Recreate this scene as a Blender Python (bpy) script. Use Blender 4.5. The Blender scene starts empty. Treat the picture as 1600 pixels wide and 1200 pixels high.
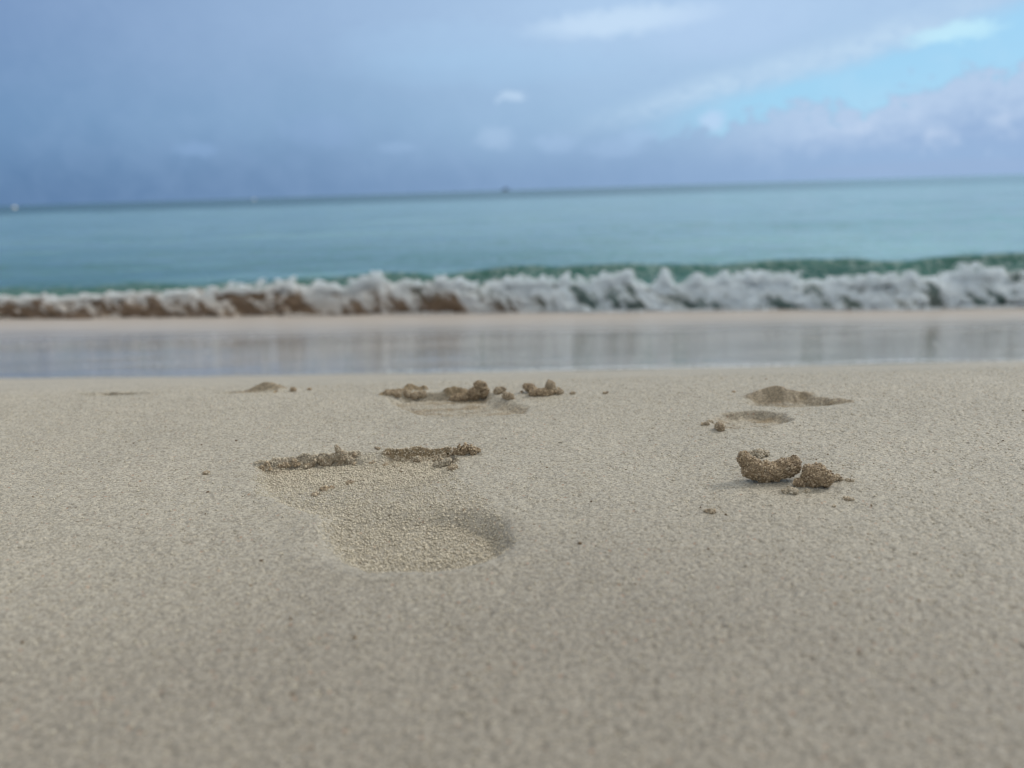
import bpy, math, random
import numpy as np
from mathutils import Matrix, Vector
rng = np.random.default_rng(7)
random.seed(7)
R = math.radians

# ------------------------------------------------------------------ camera
H = 0.22                      # camera above the dry sand
F = 1200.0                    # focal length in photo pixels
PITCH = math.atan(303/F)
ROLL = math.atan(50/1600)
WZ = -0.80 + 0.0              # sea level relative to camera height is -0.80
cam_d = bpy.data.cameras.new('camera'); cam = bpy.data.objects.new('camera', cam_d)
bpy.context.collection.objects.link(cam)
cam_d.sensor_width = 36; cam_d.lens = 36*F/1600
cam_d.clip_start = 0.01; cam_d.clip_end = 20000
cam.matrix_world = Matrix.Translation((0,0,0)) @ Matrix.Rotation(R(90)-PITCH, 4, 'X') @ Matrix.Rotation(-ROLL, 4, 'Z')
cam_d.dof.use_dof = True; cam_d.dof.focus_distance = 0.62; cam_d.dof.aperture_fstop = 4.2
sc = bpy.context.scene; sc.camera = cam
CM = np.array(cam.matrix_world.to_3x3())
def ray(px, py):
    d = CM @ np.array([(px-800)/F, (600-py)/F, -1.0]); return d
def onz(px, py, z=-H):                     # a photo point on a level plane
    d = ray(px, py); t = z/d[2]; return d[0]*t, d[1]*t
def azel(px, py):
    d = ray(px, py); return math.atan2(d[0], d[1]), math.atan2(d[2], math.hypot(d[0], d[1]))

# ------------------------------------------------------------------ exposure, sun, sky
sc.view_settings.view_transform = 'Standard'; sc.view_settings.look = 'None'
sc.view_settings.exposure = 0.0; sc.view_settings.gamma = 1.0
sc.render.engine = 'CYCLES'; sc.cycles.filter_width = 1.15
SUN_EL, SUN_AZ = R(38), R(66)              # azimuth from +Y (the sea) towards +X
sd = bpy.data.lights.new('sun', 'SUN'); sd.energy = 2.1; sd.angle = R(14); sd.color = (1.0, 0.94, 0.85)
sun = bpy.data.objects.new('sun', sd); bpy.context.collection.objects.link(sun)
sv = Vector((math.sin(SUN_AZ)*math.cos(SUN_EL), math.cos(SUN_AZ)*math.cos(SUN_EL), math.sin(SUN_EL)))
sun.rotation_euler = sv.to_track_quat('Z', 'Y').to_euler(); sun.location = (2, 2, 4)

class NT:
    def __init__(s, tree): s.t = tree; s.N = tree.nodes; s.L = tree.links
    def n(s, typ, **kw):
        o = s.N.new(typ)
        for k, v in kw.items(): setattr(o, k, v)
        return o
    def put(s, sock, v):
        if isinstance(v, bpy.types.NodeSocket): s.L.new(v, sock)
        elif v is not None: sock.default_value = v
    def m(s, op, a, b=None, c=None, clamp=False):
        o = s.n('ShaderNodeMath', operation=op, use_clamp=clamp)
        s.put(o.inputs[0], a)
        if b is not None: s.put(o.inputs[1], b)
        if c is not None: s.put(o.inputs[2], c)
        return o.outputs[0]
    def add(s, a, b): return s.m('ADD', a, b)
    def sub(s, a, b): return s.m('SUBTRACT', a, b)
    def mul(s, a, b): return s.m('MULTIPLY', a, b)
    def ss(s, x, a, b, lo=0.0, hi=1.0, kind='SMOOTHSTEP'):
        o = s.n('ShaderNodeMapRange', interpolation_type=kind, clamp=True) if kind == 'LINEAR' else s.n('ShaderNodeMapRange', interpolation_type=kind)
        s.put(o.inputs[0], x); s.put(o.inputs[1], a); s.put(o.inputs[2], b); s.put(o.inputs[3], lo); s.put(o.inputs[4], hi)
        return o.outputs[0]
    def mix(s, f, a, b, mode='MIX'):
        o = s.n('ShaderNodeMix', data_type='RGBA', blend_type=mode)
        s.put(o.inputs[0], f)
        for i, v in ((6, a), (7, b)):
            if isinstance(v, tuple) and len(v) == 3: v = v+(1,)
            s.put(o.inputs[i], v)
        return o.outputs[2]
    def noise(s, vec, scale, detail=3, rough=0.5, dist=0.0, out=0):
        o = s.n('ShaderNodeTexNoise'); s.put(o.inputs['Vector'], vec)
        o.inputs['Scale'].default_value = scale; o.inputs['Detail'].default_value = detail
        o.inputs['Roughness'].default_value = rough; o.inputs['Distortion'].default_value = dist
        return o.outputs[out]
    def mapping(s, vec, scale=(1,1,1), loc=(0,0,0)):
        o = s.n('ShaderNodeMapping'); s.put(o.inputs[0], vec)
        o.inputs['Scale'].default_value = scale; o.inputs['Location'].default_value = loc
        return o.outputs[0]

def lin(r, g, b):
    f = lambda c: (c/255/12.92) if c/255 <= 0.04045 else ((c/255+0.055)/1.055)**2.4
    return (f(r), f(g), f(b))

def build_world():
    w = bpy.data.worlds.new('World'); sc.world = w; w.use_nodes = True
    w.node_tree.nodes.clear(); T = NT(w.node_tree)
    S = 0.10
    out = T.n('ShaderNodeOutputWorld'); bg = T.n('ShaderNodeBackground'); bg.inputs[1].default_value = S
    T.L.new(bg.outputs[0], out.inputs[0])
    sky = T.n('ShaderNodeTexSky'); sky.sky_type = 'NISHITA'; sky.sun_disc = False
    sky.sun_elevation = SUN_EL; sky.sun_rotation = SUN_AZ; sky.altitude = 0; sky.dust_density = 1.0
    tc = T.n('ShaderNodeTexCoord').outputs['Generated']
    sep = T.n('ShaderNodeSeparateXYZ'); T.L.new(tc, sep.inputs[0])
    x, y, z = sep.outputs
    az0 = T.m('ARCTAN2', x, y)
    hyp = T.m('SQRT', T.add(T.mul(x, x), T.mul(y, y)))
    el0 = T.m('ARCTAN2', z, hyp)
    def C(c, k=1.0): return tuple(v*k/S for v in lin(*c))
    nbig = T.noise(tc, 5.0, 4, 0.55)
    npuff = T.noise(tc, 26.0, 6, 0.62, 0.4)
    nfine = T.noise(T.mapping(tc, (1, 1, 2.2)), 60.0, 5, 0.6, 0.6)
    nb = T.sub(nbig, 0.5); npf = T.sub(npuff, 0.5); nf = T.sub(nfine, 0.5)
    az = T.add(az0, T.mul(nb, 0.10)); el = T.add(el0, T.mul(nb, 0.05))
    # overcast veil: darker slate on the left, paler on the right
    top = T.mix(T.ss(az, -0.62, 0.12, kind='LINEAR'), C((116,146,188)), C((176,205,236)))
    low = T.mix(T.ss(az, -0.62, 0.45, kind='LINEAR'), C((86,120,160)), C((150,180,216)))
    midl = T.mix(T.ss(az, -0.62, 0.30, kind='LINEAR'), C((108,144,184)), C((166,198,228)))
    base = T.mix(T.ss(el, 0.0, 0.10), low, midl)
    base = T.mix(T.ss(el, 0.07, 0.21), base, top)
    base = T.mix(T.ss(npf, -0.25, 0.3, 0.0, 0.14), base, C((165,192,228)))
    base = T.mix(T.ss(nf, -0.05, 0.35, 0.0, 0.10), base, C((120,148,196)))
    # blue opening on the right
    def line(p, q):      # signed height above the line through two photo points
        (a0, e0), (a1, e1) = azel(*p), azel(*q); k = (e1-e0)/(a1-a0)
        return lambda az, el: T.sub(T.sub(el, e0), T.mul(T.sub(az, a0), k))
    up = line((1070, 158), (1500, 28)); dn = line((1180, 192), (1600, 112))
    u = T.add(up(az0, el0), T.mul(nf, 0.012)); u = T.add(u, T.mul(nb, 0.04))
    d = T.add(dn(az0, el0), T.mul(npf, 0.10)); d = T.add(d, T.mul(nf, 0.06))
    hole = T.mul(T.ss(u, 0.006, -0.022), T.ss(d, -0.004, 0.012))
    hole = T.mul(hole, T.ss(az0, 0.12, 0.33, 0.0, 1.0))
    skyb = T.mix(0.80, sky.outputs[0], C((150,211,248)))
    skyb = T.mix(T.ss(npf, -.1, .35, 0, .45), skyb, C((182,220,246)))
    col = T.mix(T.mul(hole, 0.95), base, skyb)
    # pale rim along the upper edge of the opening
    rim = T.mul(T.mul(T.ss(nf, -.22, .12, .25, 1), T.ss(npf, -.3, .1, .3, 1)), T.ss(T.m('ABSOLUTE', T.sub(u, 0.006)), 0.026, 0.0)); rim = T.mul(rim, T.mul(T.ss(az0, 0.02, 0.30), T.ss(az0, 0.62, 0.45)))
    col = T.mix(T.mul(rim, 0.75), col, C((196,222,244)))
    # the bank of puffed cloud under it
    bank = T.mul(T.ss(d, 0.004, -0.010), T.ss(az0, 0.20, 0.40))
    bank = T.mul(bank, T.ss(el0, 0.0, 0.05))
    bcol = T.mix(T.ss(d, -0.075, 0.0), C((150,178,216)), C((186,208,236)))
    bcol = T.mix(T.ss(npf, 0.0, 0.3, 0, 0.6), bcol, C((208,222,244)))
    col = T.mix(T.mul(bank, 0.85), col, bcol)
    # bright wisps
    def wisp(px, py, wx, wy, amt, c, tilt=0.0, nk=1.0):
        nonlocal col
        a, e = azel(px, py)
        da = T.sub(az0, a); de = T.sub(T.sub(el0, e), T.mul(da, tilt))
        da = T.add(da, T.mul(npf, 0.03*nk)); de = T.add(de, T.mul(nf, 0.022*nk))
        de = T.add(de, T.mul(npf, 0.015*nk))
        r = T.add(T.m('POWER', T.m('ABSOLUTE', T.mul(da, F/wx)), 2.0), T.m('POWER', T.m('ABSOLUTE', T.mul(de, F/wy)), 2.0))
        col = T.mix(T.mul(T.ss(r, 1.0, 0.0), amt), col, C(c))
    wisp(975, 33, 165, 24, 0.9, (198,222,246), 0.04)
    wisp(1140, 42, 150, 50, 0.35, (185,210,242), 0.05)
    wisp(1490, 52, 70, 15, 0.85, (196,236,252), 0.05)
    wisp(803, 150, 30, 7, 0.65, (196,220,244))
    wisp(1115, 187, 24, 18, 0.8, (188,214,244))
    wisp(775, 215, 40, 22, 0.42, (180,206,236))
    wisp(868, 222, 46, 18, 0.36, (172,200,234))
    wisp(1000, 212, 40, 14, 0.4, (172,200,234))
    wisp(960, 232, 60, 16, 0.3, (172,200,234))
    wisp(308, 234, 40, 14, 0.55, (140,172,212))
    wisp(500, 205, 80, 34, 0.30, (146,176,216))
    wisp(625, 230, 40, 10, 0.4, (156,186,222))
    wisp(690, 70, 190, 40, 0.22, (172,208,240))
    wisp(760, 105, 260, 34, 0.25, (166,204,236))
    wisp(1480, 262, 240, 14, 0.35, (156,178,212), 0.0, .3)
    # higher up, out of the frame: a bright even overcast
    zen = T.mix(T.ss(nbig, 0.3, 0.7), C((232,227,217), 0.98), C((248,242,228), 1.10))
    up_r = T.mix(T.ss(nbig, .3, .7), C((165,217,254)), C((198,228,252)))
    up_l = T.mix(T.ss(nbig, .3, .7), C((116,146,188)), C((150,178,212)))
    upc = T.mix(T.ss(az0, -0.45, 0.55, kind='LINEAR'), up_l, up_r)
    col = T.mix(T.ss(el0, 0.20, 0.32), col, upc)
    col = T.mix(T.ss(el0, 0.42, 0.9), col, zen)
    # behind the camera, clouded all round
    back = T.mix(T.ss(npuff, 0.3, 0.7), C((206,216,228)), C((232,236,240)))
    col = T.mix(T.mul(T.ss(T.m('ABSOLUTE', az0), 0.9, 2.0), T.ss(el0, 0.9, 0.2)), col, back)
    T.L.new(col, bg.inputs[0])
    w.cycles.sampling_method = 'MANUAL'; w.cycles.sample_map_resolution = 1024
build_world()

# ------------------------------------------------------------------ numpy noise
def _h(ix, iy, iz):
    v = (ix.astype(np.int64)*374761393 + iy.astype(np.int64)*668265263 + iz.astype(np.int64)*2147483647) & 0xffffffff
    v = ((v ^ (v >> 13))*1274126177) & 0xffffffff
    v = ((v ^ (v >> 16))*2246822519) & 0xffffffff
    return ((v ^ (v >> 15)) & 0xffff)/65535.0*2-1
def vn(x, y, z=None, seed=0):
    x = np.asarray(x, float); y = np.asarray(y, float)
    if z is None:
        ix, iy = np.floor(x), np.floor(y); fx, fy = x-ix, y-iy
        fx = fx*fx*(3-2*fx); fy = fy*fy*(3-2*fy); iz = np.full(1, seed)
        a, b = _h(ix, iy, iz), _h(ix+1, iy, iz); c, d = _h(ix, iy+1, iz), _h(ix+1, iy+1, iz)
        return (a+(b-a)*fx)*(1-fy)+(c+(d-c)*fx)*fy
    z = np.asarray(z, float)
    ix, iy, iz = np.floor(x), np.floor(y), np.floor(z); fx, fy, fz = x-ix, y-iy, z-iz
    fx = fx*fx*(3-2*fx); fy = fy*fy*(3-2*fy); fz = fz*fz*(3-2*fz); r = 0
    for k in (0, 1):
        izk = iz+k+seed*57
        a, b = _h(ix, iy, izk), _h(ix+1, iy, izk); c, d = _h(ix, iy+1, izk), _h(ix+1, iy+1, izk)
        r = r + ((a+(b-a)*fx)*(1-fy)+(c+(d-c)*fx)*fy)*(fz if k else 1-fz)
    return r
def fbm(x, y, z=None, o=4, g=0.5, seed=0):
    r = 0; a = 1; s = 0
    for i in range(o):
        r = r + a*vn(x*2.03**i+i*17.3, y*2.03**i-i*9.1, None if z is None else z*2.03**i, seed+i); s += a; a *= g
    return r/s
def sst(x, a, b):
    t = np.clip((x-a)/(b-a), 0, 1); return t*t*(3-2*t)

def mesh_obj(name, V, Fc, mat, attrs=None, parent=None, smooth=True, nside=None):
    """V (n,3); Fc (m,k) int"""
    me = bpy.data.meshes.new(name); k = Fc.shape[1]
    me.vertices.add(len(V)); me.vertices.foreach_set('co', np.ascontiguousarray(V, dtype=np.float32).ravel())
    me.loops.add(Fc.size); me.loops.foreach_set('vertex_index', np.ascontiguousarray(Fc, dtype=np.int32).ravel())
    me.polygons.add(len(Fc)); me.polygons.foreach_set('loop_start', np.arange(0, Fc.size, k, dtype=np.int32))
    if smooth: me.polygons.foreach_set('use_smooth', np.ones(len(Fc), dtype=bool))
    me.update(calc_edges=True); me.validate()
    for an, av in (attrs or {}).items():
        a = me.attributes.new(an, 'FLOAT', 'POINT'); a.data.foreach_set('value', np.ascontiguousarray(av, dtype=np.float32))
    me.materials.append(mat)
    o = bpy.data.objects.new(name, me); bpy.context.collection.objects.link(o)
    if parent: o.parent = parent
    return o
def tag(o, label=None, cat=None, group=None, kind=None):
    if label: o['label'] = label
    if cat: o['category'] = cat
    if group: o['group'] = group
    if kind: o['kind'] = kind
    return o
def empty(name, loc):
    o = bpy.data.objects.new(name, None); o.location = loc; bpy.context.collection.objects.link(o); o.empty_display_size = 0.05; return o

# ------------------------------------------------------------------ materials
def new_mat(name):
    m = bpy.data.materials.new(name); m.use_nodes = True; m.node_tree.nodes.clear(); T = NT(m.node_tree)
    out = T.n('ShaderNodeOutputMaterial'); bs = T.n('ShaderNodeBsdfPrincipled'); T.L.new(bs.outputs[0], out.inputs[0])
    return m, T, bs
def attr(T, name):
    a = T.n('ShaderNodeAttribute'); a.attribute_name = name; return a.outputs['Fac']

def mat_sand():
    m, T, bs = new_mat('sand'); P = T.n('ShaderNodeNewGeometry').outputs['Position']
    moist = attr(T, 'moist'); rough = attr(T, 'crumbly')
    big = T.noise(P, 9.0, 4, 0.55); mid = T.noise(P, 60.0, 4, 0.6)
    col = T.mix(T.ss(big, 0.3, 0.7), (0.358, 0.332, 0.281), (0.390, 0.361, 0.306))
    col = T.mix(T.ss(mid, 0.35, 0.75, 0, 0.35), col, (0.305, 0.275, 0.225))
    spY = T.n('ShaderNodeSeparateXYZ'); T.L.new(P, spY.inputs[0])
    near_shade = T.ss(T.add(spY.outputs[1], T.mul(T.sub(T.noise(P, 3.0, 3, .5), .5), .35)), 0.52, 0.26)   # foreground shade painted into the sand colour, darker towards the camera
    col = T.mix(T.mul(near_shade, .8), col, (0.248, 0.225, 0.192))
    vo = T.n('ShaderNodeTexVoronoi'); T.put(vo.inputs['Vector'], P); vo.inputs['Scale'].default_value = 820
    vs = T.n('ShaderNodeSeparateColor'); T.L.new(vo.outputs['Color'], vs.inputs[0])
    g = T.ss(vs.outputs[0], 0.0, 1.0, 0.66, 1.34, 'LINEAR')
    gc = T.n('ShaderNodeCombineColor'); T.put(gc.inputs[0], g); T.put(gc.inputs[1], g); T.put(gc.inputs[2], T.mul(g, 0.985))
    col = T.mix(1.0, col, gc.outputs[0], 'MULTIPLY')
    # odd grains: pinkish shell, dark grit, ochre bits
    v2 = T.n('ShaderNodeTexVoronoi'); T.put(v2.inputs['Vector'], P); v2.inputs['Scale'].default_value = 330
    v2s = T.n('ShaderNodeSeparateColor'); T.L.new(v2.outputs['Color'], v2s.inputs[0])
    near = T.ss(v2.outputs['Distance'], 0.42, 0.22)
    col = T.mix(T.mul(T.m('GREATER_THAN', v2s.outputs[0], 0.99), T.mul(near, 0.75)), col, (0.15, 0.12, 0.085))
    col = T.mix(T.mul(T.m('LESS_THAN', v2s.outputs[0], 0.05), T.mul(near, 0.6)), col, (0.36, 0.22, 0.15))
    col = T.mix(T.mul(T.m('GREATER_THAN', v2s.outputs[1], 0.93), T.mul(near, 0.5)), col, (0.46, 0.44, 0.39))
    v3 = T.n('ShaderNodeTexVoronoi'); T.put(v3.inputs['Vector'], P); v3.inputs['Scale'].default_value = 120
    v3s = T.n('ShaderNodeSeparateColor'); T.L.new(v3.outputs['Color'], v3s.inputs[0])
    col = T.mix(T.mul(T.m('GREATER_THAN', v3s.outputs[0], 0.985), T.ss(v3.outputs['Distance'], 0.24, 0.1, 0, 0.85)), col, (0.13, 0.10, 0.06))
    wetc = T.mix(1.0, col, (0.60, 0.48, 0.32), 'MULTIPLY')
    col = T.mix(moist, col, wetc)
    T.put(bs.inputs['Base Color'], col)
    bs.inputs['Roughness'].default_value = 0.62
    bs.inputs['IOR'].default_value = 1.45; bs.inputs['Specular IOR Level'].default_value = 0.5; bs.inputs['Diffuse Roughness'].default_value = 0.3
    n1 = T.noise(P, 620.0, 3, 0.6); n2 = T.noise(P, 230.0, 3, 0.55)
    h = T.add(T.mul(vo.outputs['Distance'], -0.6), T.add(T.mul(n1, 1.0), T.mul(n2, T.ss(rough, 0, 1, 0.7, 2.2))))
    b = T.n('ShaderNodeBump'); b.inputs['Strength'].default_value = 0.85; b.inputs['Distance'].default_value = 0.00075
    T.put(b.inputs['Height'], h); T.L.new(b.outputs[0], bs.inputs['Normal'])
    return m
def mat_grains():
    m, T, bs = new_mat('moist_sand_grains'); P = T.n('ShaderNodeNewGeometry').outputs['Position']
    t = attr(T, 'tone'); moist = attr(T, 'moist')
    dry = T.mix(t, (0.30, 0.265, 0.20), (0.56, 0.51, 0.41))
    wet = T.mix(t, (0.12, 0.078, 0.038), (0.46, 0.355, 0.23))
    T.put(bs.inputs['Base Color'], T.mix(moist, dry, wet))
    bs.inputs['Roughness'].default_value = 0.5
    b = T.n('ShaderNodeBump'); b.inputs['Strength'].default_value = 0.5; b.inputs['Distance'].default_value = 0.0004
    T.put(b.inputs['Height'], T.noise(P, 1500, 2)); T.L.new(b.outputs[0], bs.inputs['Normal'])
    return m
M_SAND = mat_sand(); M_GRAIN = mat_grains()

EZ = -0.62                                  # the backwash runs down from here to sea level
# ------------------------------------------------------------------ beach relief
def shore_edge_y(x):                       # waterline of the thin swash on the level plane z=WZ
    x0, y0 = onz(0, 592, EZ); x1, y1 = onz(1600, 563, EZ); xm, ym = onz(800, 581, EZ)
    c = np.polyfit([x0, xm, x1], [y0, ym, y1], 2)
    xc = np.clip(x, -3.2, 3.2)
    return np.polyval(c, xc)
A0, A1 = onz(0, 592, EZ), onz(1600, 563, EZ); AM = onz(800, 581, EZ)
_re = np.polyfit([A0[0]/A0[1], AM[0]/AM[1], A1[0]/A1[1]], [-EZ/A0[1], -EZ/AM[1], -EZ/A1[1]], 2)
YC = 0.80
def beach(x, y):
    a = np.clip(x/np.maximum(y, 0.3), -0.9, 0.9)
    re = np.polyval(_re, a)
    yc = YC + 0.0*x
    rc = H/yc
    r1 = re + 0.006*np.clip((2.6-y)/1.9, -3.0, 1)
    L = (rc-re-0.006)*yc/rc
    r = r1 + (rc-re-0.006)*np.exp(-(np.maximum(y, yc)-yc)/L)
    z = -np.maximum(y, yc)*r
    z = np.where(y < yc, -H, z)
    deep = np.clip(y-3.9, 0, None)
    z = z - 0.0*deep
    return np.maximum(z, -3.0)

# footprints: outlines read on the level sand, (photo points -> ground)
def G(pts): return np.array([onz(*p) for p in pts])
FP = [
 dict(poly=G([(398,744),(404,728),(470,716),(556,708),(600,706),(700,704),(716,716),(712,738),(746,772),(790,812),(802,842),(780,872),(720,890),(640,897),(572,890),(528,866),(500,838),(494,806),(446,790),(400,774)]),
      depth=0.0105, w=0.017, key='near'),
 dict(poly=G([(602,621),(640,614),(700,612),(758,608),(772,618),(830,634),(820,645),(740,652),(668,650),(630,640),(608,630)]), depth=0.0075, w=0.014, key='mid'),
 dict(poly=G([(1104,655),(1130,645),(1180,641),(1225,645),(1246,656),(1205,667),(1150,671),(1115,665)]), depth=0.007, w=0.014, key='r1'),
 dict(poly=G([(1160,626),(1190,618),(1250,615),(1300,622),(1332,628),(1290,633),(1230,634),(1180,633)]), depth=0.008, w=0.014, key='r2'),
 dict(poly=G([(330,604),(372,602),(410,600),(448,601),(440,605),(400,608),(352,609)]), depth=0.006, w=0.016, key='l1'),
 dict(poly=G([(122,606),(170,601),(225,601),(245,604),(200,609),(145,611)]), depth=0.008, w=0.012, key='l2'),
]
def sdf(poly, x, y):                       # negative inside
    d = np.full(x.shape, 1e9); inside = np.zeros(x.shape, bool); n = len(poly)
    for i in range(n):
        ax, ay = poly[i]; bx, by = poly[(i+1) % n]
        ex, ey = bx-ax, by-ay; t = np.clip(((x-ax)*ex+(y-ay)*ey)/(ex*ex+ey*ey), 0, 1)
        d = np.minimum(d, np.hypot(x-ax-t*ex, y-ay-t*ey))
        c = ((ay > y) != (by > y)) & (x < (bx-ax)*(y-ay)/((by-ay) if abs(by-ay) > 1e-9 else 1e-9)+ax)
        inside ^= c
    return np.where(inside, -d, d)
def seg(p, q, x, y):
    (ax, ay), (bx, by) = p, q; ex, ey = bx-ax, by-ay
    t = np.clip(((x-ax)*ex+(y-ay)*ey)/(ex*ex+ey*ey), 0, 1)
    return np.hypot(x-ax-t*ex, y-ay-t*ey), t
# raised crumbly rims and shoved-up mounds: (photo points, height, width, mid-bulge)
RIMS = [
 ((405,725),(478,716),.0026,.0035), ((470,716),(560,708),.0030,.0035),
 ((604,706),(700,704),.0042,.0038), ((690,706),(748,706),.0020,.0035),
 ((398,770),(500,830),.0016,.010), ((502,838),(640,900),.0016,.008),
 ((600,617),(640,611),.0050,.0050), ((640,610),(664,609),.0060,.0050),
 ((700,612),(744,611),.0060,.0050),
 ((1250,618),(1328,627),.0030,.0050),
 ((1145,669),(1205,668),.0012,.003), ((1205,668),(1240,660),.0012,.004), ((1228,650),(1242,655),.002,.004),
 ((130,604),(160,605),.0020,.006), ((430,604),(600,610),.0010,.006),
]
MOUNDS = [((1208,618),.019,.010,.0068), ((1232,617),.024,.009,.0042), ((1186,620),.013,.008,.0028), ((416,604),.019,.010,.0100), ((396,605),.026,.009,.0050), ((432,603),.011,.008,.0035), ((724,612),.016,.006,.0045)]
def relief(x, y):
    z = beach(x, y); crumb = np.zeros(x.shape); moist = np.zeros(x.shape); idm = np.full(x.shape, -1)
    z = z + 0.0022*fbm(x*7, y*7, o=3, seed=3)*sst(y, 0.1, 0.5)
    z = z + 0.0010*fbm(x*22, y*22, o=3, seed=5)
    for k, f in enumerate(FP):
        p = f['poly']; lo = p.min(0)-0.05; hi = p.max(0)+0.05
        m = (x > lo[0]) & (x < hi[0]) & (y > lo[1]) & (y < hi[1])
        if not m.any(): continue
        xx, yy = x[m], y[m]
        s = sdf(p, xx, yy) + 0.0030*fbm(xx*70, yy*70, o=3, seed=11)
        ymid = (yy-lo[1]-.05)/max(hi[1]-lo[1]-.1, 1e-3)
        gap = 0*xx
        if f['key'] == 'near':
            arch = sst(xx, -.17, -.09)*sst(ymid, .30, .50)*sst(ymid, .90, .72)
            gx_, _ = onz(581, 708); gap = sst(np.abs(xx-gx_), .020, .008)*sst(ymid, .7, .85)
            w = .011*(1+3.2*arch)*(1-0.75*sst(ymid, 0.84, 0.96)*(1-gap))*(1+1.3*gap)
            dep = 0.0072-.0025*arch-.0022*np.exp(-((ymid-.60)/.12)**2)
            hx, hy = onz(655, 838); he = np.hypot((xx-hx)/.070, (yy-hy)/.052)
            z[m] -= .0050*sst(he, 1.05, .70)*np.where(xx > hx, 1+.35*sst(he, 1, .7), 1)
            z[m] += .0016*np.exp(-((he-1.16)/.11)**2)*sst(yy-hy, -.01, -.035)
            cr = (0.45+0.55*sst(ymid, 0.60, 0.8))*(1-.65*np.exp(-((ymid-.60)/.10)**2))
        else:
            w = f['w']*(1-0.60*sst(ymid, 0.6, 0.95)); dep = f['depth']*(0.8+0.4*ymid); cr = 0.45+0*ymid+(1.6*np.clip(fbm(xx*40, yy*90, o=3, seed=14), 0, .6) if f['key'] == 'mid' else 0)
        q = sst(-s, -0.25*w, w)
        z[m] -= dep*q
        crumb[m] = np.maximum(crumb[m], q*cr); moist[m] = np.maximum(moist[m], (0.15*sst(-s, -.002, .020)*(0.35+.8*cr)+(.5*sst(-s, -.002, .001)*sst(s, -.012, -.005)*sst(ymid, .82, .9)*(1-gap)))*(0.8+.4*fbm(xx*60, yy*60, o=2, seed=12)))
        if f['key'] in ('mid', 'r1', 'r2'): moist[m] = np.maximum(moist[m], sst(-s, -.001, .006)*np.clip(.28+.9*fbm(xx*45, yy*110, o=3, seed=15), 0, .8))
        sub = idm[m]; sub[s < 0.0015] = k; idm[m] = sub
    for a, rx, ry, hh in MOUNDS:
        cx, cy = onz(*a); m = (np.abs(x-cx) < 3*rx) & (np.abs(y-cy) < 3*ry)
        if not m.any(): continue
        xx, yy = x[m], y[m]
        g = np.exp(-((xx-cx)/rx)**2-((yy-cy)/np.where(yy < cy, ry*.7, ry*1.6))**2)
        z[m] += hh*g*(1+.20*fbm(xx*60, yy*60, o=3, seed=24))
        moist[m] = np.maximum(moist[m], .66*sst(g, .10, .40)*(yy < cy+ry)); crumb[m] = np.maximum(crumb[m], .4*sst(g, .1, .5))
    for a, b, hh, ww in RIMS:
        pa, pb = onz(*a), onz(*b)
        lo = np.minimum(pa, pb)-4*ww; hi = np.maximum(pa, pb)+4*ww
        m = (x > lo[0]) & (x < hi[0]) & (y > lo[1]) & (y < hi[1])
        if not m.any(): continue
        xx, yy = x[m], y[m]
        d, t = seg(pa, pb, xx, yy); d = d + 0.0022*fbm(xx*130, yy*130, o=2, seed=21)
        g = np.exp(-(np.maximum(d, 0)/ww)**2)
        z[m] += hh*g*(0.80+0.45*fbm(xx*170, yy*170, o=3, seed=23))
        if hh > .002: crumb[m] = np.maximum(crumb[m], 1.0*sst(g, .1, .6)); moist[m] = np.maximum(moist[m], (.95 if hh > .004 else .5)*sst(g, .12, .6))
    # grain-scale surface
    near = sst(y, 1.5, 0.9)
    fine = 0.00034*vn(x*430, y*430, seed=31) + 0.00030*vn(x*240+3, y*240, seed=33) + 0.00028*vn(x*900, y*900, seed=35)
    pits = -0.0009*sst(vn(x*260, y*260, seed=37), 0.62, 0.95)
    z = z + near*(fine+pits)*(1+0.2*crumb) + near*crumb*0.0009*fbm(x*210, y*210, o=3, seed=41)
    return z, crumb, moist, idm
def ground_z(x, y):
    return float(relief(np.array([x]), np.array([y]))[0][0])

def axis(dense0, dense1, step, lo, hi, growth=1.10):
    a = list(np.arange(dense0, dense1, step)); s = step; v = a[-1]
    while v < hi: s *= growth; v += s; a.append(min(v, hi))
    s = step; v = a[0]; b = []
    while v > lo: s *= growth; v -= s; b.append(max(v, lo))
    return np.array(b[::-1]+a)
STEP = 0.00095
xs = axis(-0.62, 0.62, STEP, -40, 40, 1.12)
ys = axis(0.20, 0.93, STEP, -30, 9, 1.035)
X, Y = np.meshgrid(xs, ys); shp = X.shape; X = X.ravel(); Y = Y.ravel()
Z, CR, MO, ID = relief(X, Y)
V = np.stack([X, Y, Z], 1)
nx = shp[1]; i0 = (np.arange(shp[0]-1)[:, None]*nx+np.arange(nx-1)[None, :]).ravel()
Q = np.stack([i0, i0+1, i0+1+nx, i0+nx], 1)
fid = ID[Q[:, 0]]
labels = {
 'near': 'largest and nearest bare footprint pressed into the sand, with crumbly broken rim at its toes',
 'mid': 'shallow footprint in the middle distance with sand lumps along its far rim',
 'r1': 'shallow oval footprint on the right with thin cracked lip on its near edge',
 'r2': 'farther footprint on the right with dark mound of pushed-up sand behind it',
 'l1': 'distant footprint near the waterline with a dark sand mound, left of centre',
 'l2': 'faint leftmost footprint near the waterline, barely dented into the sand'}
for k in [-1]+list(range(len(FP))):
    q = Q[fid == k]
    if not len(q): continue
    used, inv = np.unique(q, return_inverse=True)
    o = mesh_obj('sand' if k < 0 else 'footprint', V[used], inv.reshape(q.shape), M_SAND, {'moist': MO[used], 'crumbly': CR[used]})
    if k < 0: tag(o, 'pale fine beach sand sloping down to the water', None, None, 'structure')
    else: tag(o, labels[FP[k]['key']], 'footprint', 'bare footprints in the sand')

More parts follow.
